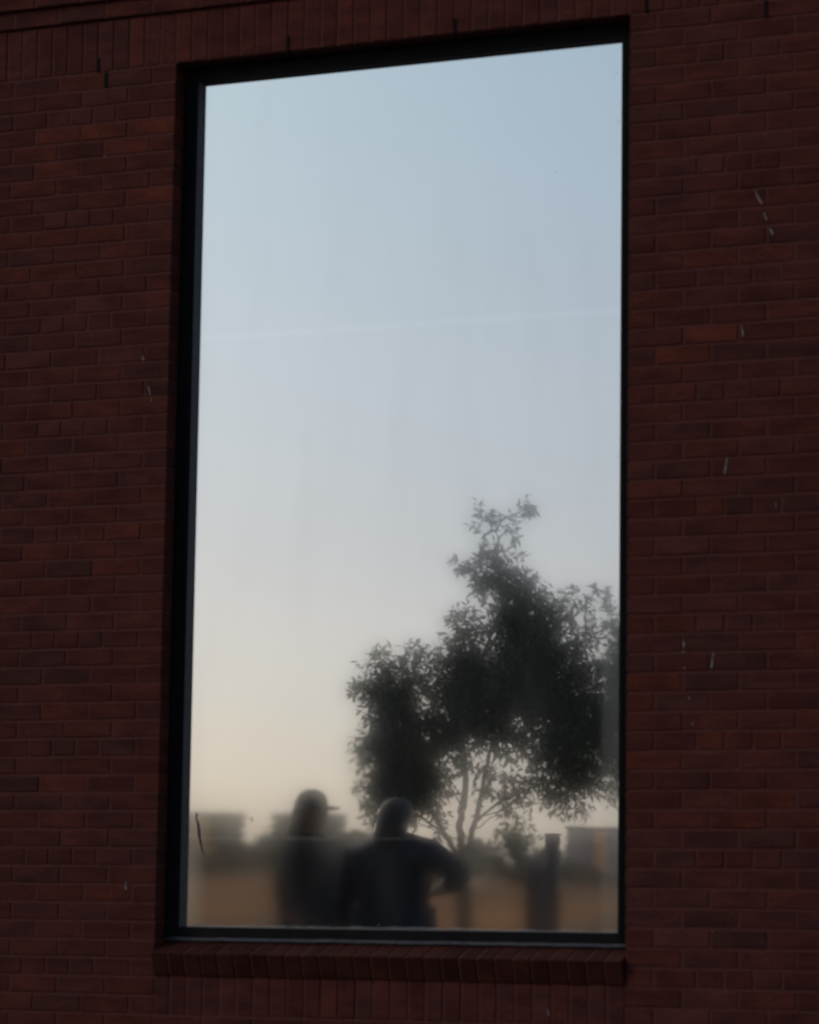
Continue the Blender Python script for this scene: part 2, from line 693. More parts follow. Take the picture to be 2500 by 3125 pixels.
def bead(name, a0, a1, b0, b1, m_=None):
    """Sloped glazing bead between a frame edge (a) and the glass edge (b)."""
    ya, yb = FY + 0.003, GLASS_Y - 0.0005
    vs = [(a0[0], ya, a0[1]), (a1[0], ya, a1[1]), (b1[0], yb, b1[1]), (b0[0], yb, b0[1]),
          (a0[0], 0.13, a0[1]), (a1[0], 0.13, a1[1]), (b1[0], 0.13, b1[1]), (b0[0], 0.13, b0[1])]
    wchild(mesh_obj(name, vs, [(0, 1, 2, 3), (7, 6, 5, 4), (0, 4, 5, 1), (2, 6, 7, 3)], m_ or M_BEAD_LIT))


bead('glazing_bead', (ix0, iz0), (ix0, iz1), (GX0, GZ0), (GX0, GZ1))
bead('glazing_bead', (ix1, iz1), (ix1, iz0), (GX1, GZ1), (GX1, GZ0), M_FRAME)  # same bead on its dark side, shade given by the frame's black
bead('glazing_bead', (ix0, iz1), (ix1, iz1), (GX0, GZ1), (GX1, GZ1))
bead('glazing_bead', (ix1, iz0), (ix0, iz0), (GX1, GZ0), (GX0, GZ0), M_FRAME)  # foot bead also black, its shade put in by colour
mb = MB()
mb.tube([(0.004 + k * (W - .008) / 40, 0.080 + rs.uniform(-.0012, .0012), SILL_TOP + 0.007 + rs.uniform(-.001, .001)) for k in range(41)], [0.008] * 41, 8)
wchild(mb.build('caulk_bead', M_CAULK, smooth=True))
mb = MB()
mb.box(0.0005, 0.004, 0.072, FY + .01, FB, Z0 - .003)
wchild(mb.build('jamb_seal', M_BLACK))


def glass_mat():
    m, n, l, b = new_mat('reflective_glass')
    n.remove(b)
    out = n['Material Output']
    geo = n.new('ShaderNodeNewGeometry')
    sep = n.new('ShaderNodeSeparateXYZ')
    l.new(geo.outputs['Position'], sep.inputs[0])
    X, Z = sep.outputs[0], sep.outputs[2]

    def math_(op, a, b=None, c=None, clamp=False):
        k = n.new('ShaderNodeMath')
        k.operation = op
        k.use_clamp = clamp
        for i, v in enumerate((a, b, c)):
            if v is None:
                continue
            if isinstance(v, (int, float)):
                k.inputs[i].default_value = v
            else:
                l.new(v, k.inputs[i])
        return k.outputs[0]

    def ramp(v, a, b_, c0, c1):
        k = n.new('ShaderNodeMapRange')
        k.interpolation_type = 'SMOOTHSTEP'
        for i, q in enumerate((a, b_, c0, c1)):
            k.inputs[i + 1].default_value = q
        l.new(v, k.inputs[0])
        return k.outputs[0]

    def noise(scale, detail=2, sc=(1, 1, 1)):
        mp = n.new('ShaderNodeMapping')
        mp.inputs['Scale'].default_value = sc
        l.new(geo.outputs['Position'], mp.inputs[0])
        t = n.new('ShaderNodeTexNoise')
        t.inputs['Scale'].default_value = scale
        t.inputs['Detail'].default_value = detail
        l.new(mp.outputs[0], t.inputs['Vector'])
        return t.outputs[0]

    h = math_('SUBTRACT', Z, GZ0)              # height above the foot of the pane
    low = ramp(h, 0.30, 0.62, 1.0, 0.0)         # hazier foot of the pane
    foot = ramp(h, 0.12, 0.36, 1.0, 0.0)
    # roller-wave distortion of tempered glass, stronger low down
    wob = noise(105.0, 2, (0.05, 1, 1))
    wob2 = noise(2.2, 2)
    amp = math_('MULTIPLY', low, 0.0017)
    nx = math_('MULTIPLY', math_('SUBTRACT', wob, 0.5), amp)
    nx = math_('ADD', nx, math_('MULTIPLY', math_('SUBTRACT', wob2, 0.5), 0.0012))
    nz = math_('MULTIPLY', math_('SUBTRACT', noise(3.1, 2), 0.5), 0.0012)

    def nrm(dx):
        k = n.new('ShaderNodeCombineXYZ')
        l.new(math_('ADD', nx, dx), k.inputs[0])
        k.inputs[1].default_value = -1.0
        l.new(nz, k.inputs[2])
        v = n.new('ShaderNodeVectorMath')
        v.operation = 'NORMALIZE'
        l.new(k.outputs[0], v.inputs[0])
        return v.outputs[0]

    def gloss(rough, normal, col, dist='BECKMANN'):
        g = n.new('ShaderNodeBsdfGlossy')
        g.distribution = dist
        g.inputs['Color'].default_value = (*col, 1)
        if isinstance(rough, float):
            g.inputs['Roughness'].default_value = rough
        else:
            l.new(rough, g.inputs['Roughness'])
        l.new(normal, g.inputs['Normal'])
        return g.outputs[0]

    def mix(f, a, b_):
        k = n.new('ShaderNodeMixShader')
        if isinstance(f, float):
            k.inputs[0].default_value = f
        else:
            l.new(f, k.inputs[0])
        l.new(a, k.inputs[1])
        l.new(b_, k.inputs[2])
        return k.outputs[0]

    leftlow = math_('MULTIPLY', ramp(X, GX0 + 0.55, GX0 + 0.85, 1.0, 0.0), ramp(h, 0.55, 0.8, 1.0, 0.0))
    r1 = math_('ADD', 0.017, math_('MULTIPLY', foot, 0.024))
    r1 = math_('ADD', r1, math_('MULTIPLY', leftlow, 0.010))
    a = gloss(r1, nrm(0.0), (0.93, 0.93, 0.93))               # outer pane
    b2 = gloss(math_('ADD', r1, 0.040), nrm(0.0005), (0.93, 0.93, 0.93))  # second pane, a hair out of parallel
    c_ = gloss(0.19, nrm(0.0), (0.93, 0.93, 0.95), 'GGX')            # film of fine dust
    # dust film: patchy, heavier along the edges and on the film seam
    edge_l = ramp(X, GX0, GX0 + 0.09, 1.0, 0.0)
    edge_r = math_('MULTIPLY', ramp(X, GX1 - 0.085, GX1 - 0.05, 0.0, 1.0), ramp(h, 0.9, 1.5, 1.0, 0.15))
    top = ramp(h, 1.0, 1.75, 0.0, 1.0)
    seam = math_('SUBTRACT', 1.0, math_('MINIMUM', 1.0, math_('MULTIPLY', math_('ABSOLUTE', math_('SUBTRACT', h, SEAM_H)), 50.0)))
    seam2 = math_('SUBTRACT', 1.0, math_('MINIMUM', 1.0, math_('MULTIPLY', math_('ABSOLUTE', math_('SUBTRACT', h, SEAM2_H)), 180.0)))
    patch = math_('MULTIPLY', math_('SUBTRACT', noise(1.6, 4), 0.5), 0.08)
    dust = math_('MAXIMUM', 0.0, math_('ADD', 0.015, patch))
    dust = math_('ADD', dust, math_('MULTIPLY', top, 0.22))
    dust = math_('ADD', dust, math_('MULTIPLY', edge_l, 0.22))
    dust = math_('ADD', dust, math_('MULTIPLY', edge_r, 0.12))
    dust = math_('ADD', dust, math_('MULTIPLY', seam2, 0.12), None, True)
    spec = mix(0.50, a, b2)
    spec = mix(dust, spec, c_)
    d = n.new('ShaderNodeBsdfDiffuse')
    d.inputs[0].default_value = (0.45, 0.45, 0.47, 1)
    drt = n.new('ShaderNodeMapRange')
    drt.inputs[1].default_value = 0.62
    drt.inputs[2].default_value = 0.80
    drt.inputs[3].default_value = 0.012
    drt.inputs[4].default_value = 0.06
    l.new(noise(240.0, 3), drt.inputs[0])
    rim = math_('MULTIPLY', ramp(math_('ADD', h, math_('MULTIPLY', math_('SUBTRACT', noise(20.0, 3), 0.5), 0.025)), 0.0, 0.012, 1.0, 0.0), 0.35)
    wipe = ramp(noise(1.0, 3, (4.0, 1, 1.1)), 0.42, 0.80, 0.0, 0.05)
    film = math_('ADD', math_('ADD', drt.outputs[0], wipe), rim, None, True)
    s1 = mix(film, spec, d.outputs[0])
    # the seam of the reflective film: a bright, slightly doubled line
    g2 = gloss(0.12, nrm(0.0), (1.0, 1.0, 1.0))
    s2 = mix(math_('MULTIPLY', seam, 0.32), s1, g2)
    l.new(s2, out.inputs['Surface'])
    return m


SEAM_H = on_plane(870 * K, 683 * K, GLASS_Y).z - GZ0
SEAM2_H = on_plane(870 * K, 1766 * K, GLASS_Y).z - GZ0
M_GLASS = glass_mat()
mb = MB()
mb.box(GX0 - 0.012, GX1 + 0.012, GLASS_Y, GLASS_Y + 0.02, GZ0 - 0.012, GZ1 + 0.012)
wchild(mb.build('window_pane', M_GLASS))

# dark smear low on the glass, a curled fibre and specks
sm = [((440, 342), 3), ((430, 352), 15), ((432, 385), 24), ((428, 420), 20), ((440, 455), 24), ((453, 500), 36), ((460, 560), 38), ((466, 640), 36),
      ((475, 700), 30), ((487, 770), 24), ((502, 830), 17), ((520, 890), 10), ((535, 935), 1)]
P = []
for (x, y), w_ in sm:
    p = on_plane(500 + x / 4.3125, 2400 + y / 4.3125, GLASS_Y - 0.0012)
    P.append((p, w_ / 4.3125 / 810 / 2))
vs, fs = [], []
for p, w_ in P:
    w_ *= rs.uniform(0.9, 1.1)
    for yy in (0, 0.0011):
        vs += [p + Vector((-w_, yy, 0)), p + Vector((w_, yy, 0))]
for k in range(len(P) - 1):
    a, b = k * 4, k * 4 + 4
    fs += [(a, a + 1, b + 1, b), (a, b, b + 2, a + 2), (a + 1, a + 3, b + 3, b + 1)]
wchild(mesh_obj('dark_smear', vs, fs, M_SMEAR))
cc = on_plane(766, 2501, GLASS_Y)
mb = MB()
mb.tube([(cc.x + .0062 * math.cos(a), GLASS_Y - .001, cc.z + .0065 * math.sin(a)) for a in [2.6 - k * .36 for k in range(13)]], [.0011] * 13, 5)
wchild(mb.build('curled_fibre', M_SMEAR))
for x, y, r_ in ((1881, 222, .0022), (1864, 317, .0014), (1887, 370, .0028), (1697, 522, .0022), (1249, 990, .0016), (1155, 2822, .0022), (1900, 745, .003), (1886, 1395, .002)):
    p = on_plane(x, y, GLASS_Y - .0006)
    mb = MB()
    mb.add([(p.x + r_ * math.cos(a) * .7, p.y, p.z + r_ * math.sin(a) * rs.uniform(.8, 1.6)) for a in [k * 1.047 for k in range(6)]] +
           [(p.x, p.y - .0008, p.z)], [(k, (k + 1) % 6, 6) for k in range(6)])
    wchild(mb.build('speck', M_WHITE if y > 2000 else M_SMEAR))

# ------------------------------------------------------------------ the ground in front of the wall
def smooth(t):
    t = min(max(t, 0.0), 1.0)
    return t * t * (3 - 2 * t)


def ground_z(x, y):
    d = -y
    z = 0.0
    if d > 18:
        z += 2.05 * smooth((d - 18) / 46) + 0.0 * max(0, d - 60)
    if d > 70:
        z -= 2.6 * smooth((d - 70) / 80)
    if d > 20:
        z += 0.10 * math.sin(x * .21 + d * .13) * smooth((d - 20) / 20) * (1 if d < 200 else 0)
    return z


def grd_mat():
    m, n, l, b = new_mat('dry_grass_and_earth')
    tc = n.new('ShaderNodeTexCoord')
    t1 = n.new('ShaderNodeTexNoise')
    t1.inputs['Scale'].default_value = 0.35
    t1.inputs['Detail'].default_value = 8
    t2 = n.new('ShaderNodeTexNoise')
    t2.inputs['Scale'].default_value = 14
    t2.inputs['Detail'].default_value = 6
    for t in (t1, t2):
        l.new(tc.outputs['Object'], t.inputs['Vector'])
    rp = n.new('ShaderNodeValToRGB')
    e = rp.color_ramp.elements
    e[0].position, e[0].color = 0.41, (0.07, 0.045, 0.02, 1)
    e[1].position, e[1].color = 0.62, (0.42, 0.160, 0.038, 1)
    k = e.new(0.5)
    k.color = (0.23, 0.086, 0.023, 1)
    l.new(t1.outputs[0], rp.inputs[0])
    mu = n.new('ShaderNodeMix')
    mu.data_type = 'RGBA'
    mu.blend_type = 'MULTIPLY'
    mu.inputs[0].default_value = 0.25
    l.new(rp.outputs[0], mu.inputs[6])
    l.new(t2.outputs[0], mu.inputs[7])
    l.new(mu.outputs[2], b.inputs['Base Color'])
    b.inputs['Roughness'].default_value = 0.95
    b.inputs['Specular IOR Level'].default_value = 0.1
    return m


xs = [-1600, -900, -500, -300, -200, -140, -100, -80] + list(range(-70, 45, 3)) + [50, 70, 100, 160, 260, 500, 900, 1500]
ys = [1500, 700, 300, 100, 40, 20, 15, 5, 0, -4, -8, -12, -16] + list(range(-18, -76, -2)) + [-80, -90, -100, -120, -150, -200, -300, -500, -900, -1600]
vs = [(x, y, ground_z(x, y)) for y in ys for x in xs]
nx_ = len(xs)
fs = [(r * nx_ + c_, r * nx_ + c_ + 1, (r + 1) * nx_ + c_ + 1, (r + 1) * nx_ + c_) for r in range(len(ys) - 1) for c_ in range(nx_ - 1)]
fs = [tuple(reversed(f)) for f in fs]
ground = mesh_obj('ground', vs, fs, grd_mat(), None, True)
ground['kind'] = 'structure'
M_PAVE = noise_mat('asphalt_pavement', (0.035, 0.034, 0.033), (0.06, 0.058, 0.055), 3, 0.9, bump=.3)
mb = MB()
mb.box(-18, 18, -9.2, -0.004, -0.2, 0.02)
pv = mb.build('pavement', M_PAVE)
pv['kind'] = 'structure'

# ------------------------------------------------------------------ trees mirrored in the glass
M_LEAF = noise_mat('dark_green_leaf', (0.022, 0.042, 0.018), (0.042, 0.072, 0.028), 3, 0.55, spec=0.35)
M_BARK = noise_mat('grey_brown_bark', (0.040, 0.033, 0.026), (0.075, 0.062, 0.05), 20, 0.9, vec_scale=(1, 1, .2), bump=.6)
M_HEDGE = noise_mat('hedge_leaf', (0.014, 0.022, 0.012), (0.030, 0.042, 0.020), 3, 0.7)


def leaf(vs, fs, p, d, up, ln, wd):
    d = d.normalized()
    s_ = d.cross(up)
    if s_.length < 1e-3:
        s_ = Vector((1, 0, 0))
    s_.normalize()
    nn = s_.cross(d)
    b = len(vs)
    mid = p + d * ln * .45 - nn * ln * .05
    tip = p + d * ln - nn * ln * .16
    vs += [tuple(p), tuple(mid + s_ * wd / 2 + nn * wd * .18), tuple(tip), tuple(mid - s_ * wd / 2 + nn * wd * .18), tuple(mid)]
    fs += [(b, b + 1, b + 4), (b + 1, b + 2, b + 4), (b + 2, b + 3, b + 4), (b + 3, b, b + 4)]


def rv(r):
    while True:
        v = Vector((r.uniform(-1, 1), r.uniform(-1, 1), r.uniform(-1, 1)))
        if 0.02 < v.length < 1:
            return v


def build_tree(name, label, base, stems, blobs, ppm, seed, dist, leaf_len, density):
    """stems: polylines of mirrored points with radii; blobs: (px, py, rx, ry, weight) clumps of foliage in the mirror image."""
    r = random.Random(seed)
    root = empty(name, base)
    tag(root, label, 'tree', 'small trees across from the window')
    off = Vector(base)
    mb = MB()
    skel = []
    for pts, r0, r1 in stems:
        fine, rad = [], []
        for k in range(len(pts) - 1):
            for q in range(4):
                t = q / 4
                fine.append(pts[k].lerp(pts[k + 1], t) + rv(r) * .012)
        fine.append(pts[-1])
        for k in range(len(fine)):
            rad.append((r0 + (r1 - r0) * k / (len(fine) - 1)) * (.72 if r0 < .06 else 1))
        mb.tube([p - off for p in fine], rad, 7)
        skel += fine
    mb.build('trunk', M_BARK, root, True)
    tw = MB()
    vs, fs = [], []
    for px, py, rx, ry, wgt in blobs:
        c0 = mirrored(px, py, dist)
        ax, az = rx / ppm, ry / ppm
        ay = max(min(ax, az) * 1.1, .12)
        c0 = c0 + Vector((0, r.uniform(-.35, .35) * (1 if rx > 45 else .4), 0))
        near = min(skel, key=lambda q: (q - c0).length)
        knee = near.lerp(c0, .5) + Vector((0, 0, .04)) + rv(r) * .05
        tw.tube([near - off, knee - off, c0 - off], [.009, .006, .003], 4)
        n_tw = max(4, int(density * wgt * ax * az * 1700))
        for _ in range(n_tw):
            q = rv(r)
            q = q * (0.55 + .45 * r.random())
            s0 = c0 + Vector((q.x * ax * .75, q.y * ay * .75, q.z * az * .75))
            out = (Vector((q.x / max(ax, .01), q.y / max(ay, .01), q.z / max(az, .01))).normalized() + rv(r) * .7 + Vector((0, 0, .25))).normalized()
            ln = r.uniform(.12, .26) * min(1.0, max(.42, min(ax, az) / .13))
            s1 = s0 + out * ln
            tw.tube([s0 - off, s0 + out * ln * .5 + rv(r) * .01 - off, s1 - off], [.0022, .0016, .0008], 3)
            if r.random() < .35:
                tw.tube([c0.lerp(s0, .15) - off, c0.lerp(s0, .6) + rv(r) * .02 - off, s0 - off], [.004, .003, .002], 3)
            nl = r.randint(7, 12)
            for k in range(nl):
                t = (k + r.random()) / nl
                p = s0 + out * ln * t
                side = out.cross(rv(r)).normalized()
                dd = out * r.uniform(.25, .9) + side * r.uniform(.5, 1.0) + Vector((0, 0, r.uniform(-.55, .1)))
                leaf(vs, fs, p - off, dd, rv(r) + Vector((0, 0, .6)), leaf_len * r.uniform(.6, 1.25), leaf_len * r.uniform(.24, .36))
    tw.build('twigs', M_BARK, root)
    mesh_obj('crown', vs, fs, M_LEAF, root)
    return root


TD = 13.0


def mp_(pts, dist=TD, jit=0.0, seed=1):
    r = random.Random(seed)
    return [mirrored(x, y, dist) + Vector((0, dy, 0)) for x, y, dy in pts]


fork = mirrored(975, 1812, TD)
gb = Vector((fork.x + .02, fork.y, 0))
gb.z = ground_z(gb.x, gb.y)
ppm_tree = 9499.1 / ((fork - Vector((0, 0, 0)) - Vector((CAM.x, 2 * GLASS_Y - CAM.y, CAM.z))).dot(Vector((FWD.x, -FWD.y, FWD.z)))) / K
stems = [([gb, Vector((fork.x, fork.y, .6)), fork], .095, .066),
         ([fork] + mp_([(940, 1755, .05), (908, 1690, .1), (900, 1610, .12), (895, 1540, .1), (870, 1470, .1), (850, 1410, .1)]), .036, .006),
         ([fork] + mp_([(968, 1740, 0), (975, 1660, -.05), (972, 1560, -.05), (985, 1470, 0), (1020, 1390, .05), (1060, 1280, .05), (1052, 1170, .03), (1045, 1100, 0)]), .046, .005),
         ([fork] + mp_([(990, 1740, -.1), (998, 1670, -.15), (1012, 1580, -.2), (1060, 1500, -.25), (1110, 1420, -.2), (1190, 1310, -.1), (1255, 1245, 0)]), .036, .005),
         (mp_([(988, 1735, -.1), (1030, 1690, -.2), (1090, 1655, -.3), (1150, 1610, -.3), (1200, 1540, -.2)]), .016, .005),
         (mp_([(992, 1710, -.1), (1025, 1650, 0), (1060, 1600, .2), (1120, 1560, .2)]), .013, .004),
         (mp_([(935, 1750, .05), (880, 1710, .15), (845, 1660, .2), (800, 1600, .2), (790, 1500, .1)]), .015, .004),
         (mp_([(960, 1770, 0), (915, 1745, .1), (870, 1722, .1), (835, 1690, .1)]), .008, .003),
         (mp_([(985, 1760, 0), (1030, 1735, .1), (1075, 1700, .1), (1110, 1650, .1)]), .008, .003),
         (mp_([(972, 1700, 0), (945, 1650, .05), (930, 1590, .05)]), .009, .003),
         (mp_([(985, 1720, -.1), (1045, 1708, -.1), (1120, 1690, -.2), (1190, 1670, -.2)]), .009, .003)]
blobs = [(1012, 1098, 17, 26, .5), (1030, 1128, 22, 18, .5), (1062, 1105, 22, 22, .5), (1092, 1082, 24, 14, .5), (1122, 1066, 14, 8, .4), (1085, 1128, 26, 14, .4),
         (1050, 1160, 20, 20, .9), (978, 1182, 22, 10, .5), (1000, 1195, 22, 18, .7), (1020, 1218, 28, 26, 1), (1060, 1215, 34, 30, 1.2),
         (1070, 1258, 50, 38, 1.5), (1060, 1305, 50, 36, 1.6), (1115, 1215, 16, 12, .3), (1120, 1300, 30, 30, .9),
         (960, 1300, 24, 20, .5), (985, 1325, 34, 26, .7), (965, 1345, 25, 22, .5), (1090, 1350, 70, 40, 1.6), (1150, 1340, 50, 30, 1.1),
         (1170, 1310, 34, 20, .7), (1205, 1280, 34, 20, .6), (1235, 1255, 28, 14, .5), (1258, 1240, 14, 9, .4), (1215, 1330, 40, 30, .7),
         (805, 1382, 18, 14, .3), (815, 1400, 28, 22, .6), (860, 1378, 24, 16, .6), (880, 1400, 32, 24, 1.0),
         (960, 1390, 40, 34, 1.8), (950, 1430, 54, 44, 2.2), (1010, 1420, 55, 44, 1.8), (1090, 1420, 70, 46, 1.6), (1180, 1400, 55, 40, 1.1), (1245, 1380, 40, 34, .9),
         (800, 1440, 32, 30, .8), (830, 1470, 50, 44, 1.6), (800, 1510, 46, 40, 1.3), (870, 1440, 40, 34, 1.2), (760, 1470, 14, 8, .3),
         (850, 1530, 56, 46, 1.9), (930, 1520, 56, 46, 1.5), (1000, 1490, 66, 50, 2.0), (1070, 1490, 66, 46, 1.6), (1150, 1470, 56, 40, 1.3), (1215, 1450, 56, 50, 1.4),
         (1180, 1520, 50, 44, 2.0), (1240, 1520, 46, 56, 1.6), (1210, 1590, 50, 50, 2.0), (1190, 1650, 36, 40, 1.7), (1240, 1600, 36, 40, 1.2), (1180, 1700, 26, 20, .6), (1215, 1690, 20, 18, .5),
         (820, 1590, 44, 44, 1.8), (830, 1655, 36, 40, 2.4), (862, 1660, 30, 36, 2.2), (868, 1708, 20, 26, 1.6), (805, 1715, 20, 20, 1.2), (845, 1620, 40, 30, 2.0), (870, 1590, 50, 36, 1.4), (940, 1570, 50, 30, 1.2), (1020, 1550, 60, 34, 1.3), (1075, 1555, 40, 26, .8), (1130, 1570, 40, 26, .8),
         (785, 1580, 26, 24, .7), (830, 1640, 46, 34, 1.9), (830, 1685, 34, 30, 1.8), (775, 1668, 24, 16, .6), (790, 1695, 22, 12, .4), (890, 1640, 30, 26, .7),
         (1000, 1610, 30, 20, .6), (1050, 1630, 40, 20, .6), (1090, 1665, 34, 18, .6), (1060, 1690, 20, 12, .3), (1130, 1640, 36, 24, .8),
         (880, 1668, 26, 30, 1.6), (893, 1628, 30, 28, 1.6), (870, 1700, 20, 16, .3), (935, 1690, 26, 22, .35), (955, 1625, 26, 24, .5), (1035, 1655, 26, 20, .4), (1000, 1680, 24, 22, .25), (915, 1735, 22, 14, .25), (1080, 1705, 26, 12, .3), (1130, 1690, 26, 12, .35), (860, 1730, 16, 12, .4), (930, 1655, 22, 14, .3), (1140, 1430, 70, 60, 1.2)]
build_tree('multi_stem_tree', 'slender multi-stemmed tree with long leaves, mirrored beside the two people', gb, stems, blobs, ppm_tree, 4, TD, .080, 1.0)

TD2 = 15.5
f2 = mirrored(1345, 1800, TD2)
g2 = Vector((f2.x, f2.y, 0))
stems2 = [([g2, Vector((f2.x, f2.y, .7)), f2], .10, .07),
          ([f2] + mp_([(1335, 1740, 0), (1310, 1670, 0), (1280, 1610, 0), (1262, 1560, 0)], TD2), .03, .005),
          ([f2] + mp_([(1330, 1720, .1), (1290, 1690, .1), (1250, 1660, .1), (1220, 1640, .1)], TD2), .014, .003),
          ([f2] + mp_([(1345, 1700, 0), (1340, 1560, 0), (1335, 1420, 0), (1330, 1300, 0)], TD2), .045, .006),
          ([f2] + mp_([(1370, 1700, 0), (1420, 1560, 0), (1440, 1420, 0)], TD2), .04, .006)]
blobs2 = [(1292, 1300, 22, 24, .8), (1310, 1350, 36, 34, 1.0), (1300, 1410, 34, 36, 1.0), (1290, 1470, 34, 40, 1.1), (1320, 1500, 50, 50, 1.4), (1300, 1560, 40, 40, 1.2),
          (1290, 1610, 30, 22, .7), (1310, 1640, 34, 24, .8), (1350, 1400, 60, 70, 1.3), (1400, 1480, 80, 80, 1.4), (1430, 1580, 70, 60, 1.2), (1360, 1600, 60, 50, 1.2),
          (1295, 1665, 20, 12, .3), (1380, 1330, 40, 40, .9)]
build_tree('multi_stem_tree', 'bushy tree cut off by the window frame beside the multi-stemmed tree', g2, stems2, blobs2, ppm_tree * .92, 9, TD2, .085, 1.0)

# small sapling between the tree and the posts
SD = 26.0
b0 = mirrored(1100, 1815, SD)
sroot = empty('sapling', (b0.x, b0.y, ground_z(b0.x, b0.y)))
tag(sroot, 'thin leaning sapling with a sparse tuft of leaves in front of the hedge', 'sapling')
o0 = Vector(sroot.location)
mb = MB()
spts = mp_([(1110, 1812, 0), (1095, 1800, 0), (1075, 1780, 0), (1062, 1752, 0)], SD)
mb.tube([Vector((0, 0, -.05))] + [p - o0 for p in spts], [.02, .018, .014, .009, .004], 6)
spts2 = mp_([(1112, 1812, 0), (1106, 1770, 0), (1102, 1735, 0)], SD)
mb.tube([Vector((0, 0, -.05))] + [p - o0 for p in spts2], [.015, .012, .008, .003], 6)
mb.build('stem', M_BARK, sroot, True)
vs, fs = [], []
r = random.Random(8)
for k in range(420):
    t = r.random()
    a = spts[1].lerp(spts[3], t) if r.random() < .85 else spts2[1].lerp(spts2[2], t)
    leaf(vs, fs, a + rv(r) * .17 - o0, rv(r) + Vector((.4, 0, -.2)), rv(r), .11 * r.uniform(.6, 1.2), .04)
mesh_obj('crown', vs, fs, M_LEAF, sroot)

# ------------------------------------------------------------------ hedge along the crest of the bank
HD = 64.0


def build_hedge(x0, x1, seed, label, hm=1.0):
    r = random.Random(seed)
    a = mirrored(x0, 1815, HD)
    b = mirrored(x1, 1815, HD)
    xm = (a.x + b.x) / 2
    root = empty('hedge', (xm, a.y, ground_z(xm, a.y)))
    tag(root, label, 'hedge', 'low hedges on the bank')
    o0 = Vector(root.location)
    vs, fs = [], []
    n = int(abs(b.x - a.x) * 900)
    for _ in range(n):
        x = r.uniform(a.x, b.x)
        hh = (.85 + .28 * math.sin(x * 1.7 + seed) + .18 * math.sin(x * 4.1 + seed * 2)) * hm
        p = Vector((x, a.y + r.uniform(-.6, .6), 0))
        p.z = ground_z(p.x, p.y) + r.uniform(0, 1) ** .7 * hh
        leaf(vs, fs, p - o0, rv(r) + Vector((0, 0, .3)), rv(r), r.uniform(.12, .22), .09)
    mesh_obj('foliage', vs, fs, M_HEDGE, root)
    mb = MB()
    k = min(a.x, b.x) + .4
    while k < max(a.x, b.x):
        z = ground_z(k, a.y)
        mb.tube([Vector((k, a.y, z - .05)) - o0, Vector((k + .1, a.y, z + .4)) - o0], [.03, .015], 5)
        k += .8
    mb.build('stems', M_BARK, root)


build_hedge(330, 585, 3, 'low dark hedge on the bank below the building with the painted sunlit corner')
build_hedge(700, 960, 5, 'low dark hedge on the bank behind the two people')
build_hedge(985, 1180, 7, 'low dark hedge on the bank behind the sapling and the bollard')
build_hedge(1190, 1420, 8, 'low dark hedge on the bank at the foot of the pale grey building', .42)

# ------------------------------------------------------------------ far buildings beyond the bank
M_SUNLIT_TAN = noise_mat('painted_sunlit_tan', (0.66, 0.40, 0.17), (0.78, 0.49, 0.22), .6, 0.85)  # warm light on the left building's corner, put into the colour
M_OLIVE = noise_mat('olive_cladding', (0.16, 0.14, 0.10), (0.23, 0.20, 0.14), .6, 0.8)
M_GREYB = noise_mat('grey_cladding', (0.20, 0.18, 0.18), (0.28, 0.26, 0.25), .6, 0.8)
M_SUNLIT_ORANGE = noise_mat('painted_sunlit_orange', (0.75, 0.38, 0.11), (0.85, 0.46, 0.15), 1.5, 0.7)  # lit corner of the grey building, sunlight painted as orange
M_GLZ = noise_mat('far_window_glass', (0.02, 0.025, 0.03), (0.03, 0.035, 0.04), 2, 0.15, spec=.6)
M_ROOF2 = noise_mat('grey_roof_edge', (0.12, 0.11, 0.10), (0.17, 0.16, 0.15), 3, .8)


def far_building(name, label, x0, x1, ytop, dist, depth, wall_m, strips=(), n_win=3, band=None):
    a = mirrored(x0, ytop, dist)
    b = mirrored(x1, ytop, dist)
    zt = (a.z + b.z) / 2
    xm = (a.x + b.x) / 2
    zb = ground_z(xm, a.y) - .3
    w = abs(b.x - a.x) * .9
    root = empty(name, (xm, a.y, zb))
    root.rotation_euler = (0, 0, math.atan2(xm - CAM.x, abs(a.y) + abs(CAM.y)))
    tag(root, label, 'building', 'low buildings beyond the bank')
    h = zt - zb
    mb = MB()
    mb.box(-w / 2, w / 2, -depth, 0, 0, h - .25)
    mb.build('wall', wall_m, root)
    mb = MB()
    mb.box(-w / 2 - .1, w / 2 + .1, -depth - .1, .1, h - .25, h)
    mb.build('roof_edge', M_ROOF2, root)
    for s0, s1, m_ in strips:
        mb = MB()
        mb.box(-w / 2 + s0 * w, -w / 2 + s1 * w, -.2, .04, 0, h - .27)
        mb.build('painted_lit_corner', m_, root)
    for k in range(n_win):
        wx = -w / 2 + w * (.36 + .5 * k / max(n_win - 1, 1))
        mb = MB()
        mb.box(wx - .35, wx + .35, -.06, .03, h - 1.9, h - .8)
        wf = mb.build('window_frame', M_ROOF2, root)
        mb = MB()
        mb.box(wx - .28, wx + .28, -.05, .045, h - 1.83, h - .87)
        mb.build('pane', M_GLZ, wf)


far_building('low_building', 'low building with a corner painted orange as if sunlit, at the foot of the mirror image', 330, 515, 1712, 240, 9, M_OLIVE, [(.0, .62, M_SUNLIT_TAN)], 1)
far_building('low_building', 'flat-roofed olive building standing behind the person in the cap', 572, 728, 1714, 260, 9, M_OLIVE, (), 3)
far_building('low_building', 'grey building with an orange strip of painted sunlight, close to the bushy tree', 1192, 1345, 1742, 220, 9, M_GREYB, [(.40, .58, M_SUNLIT_ORANGE)], 0)

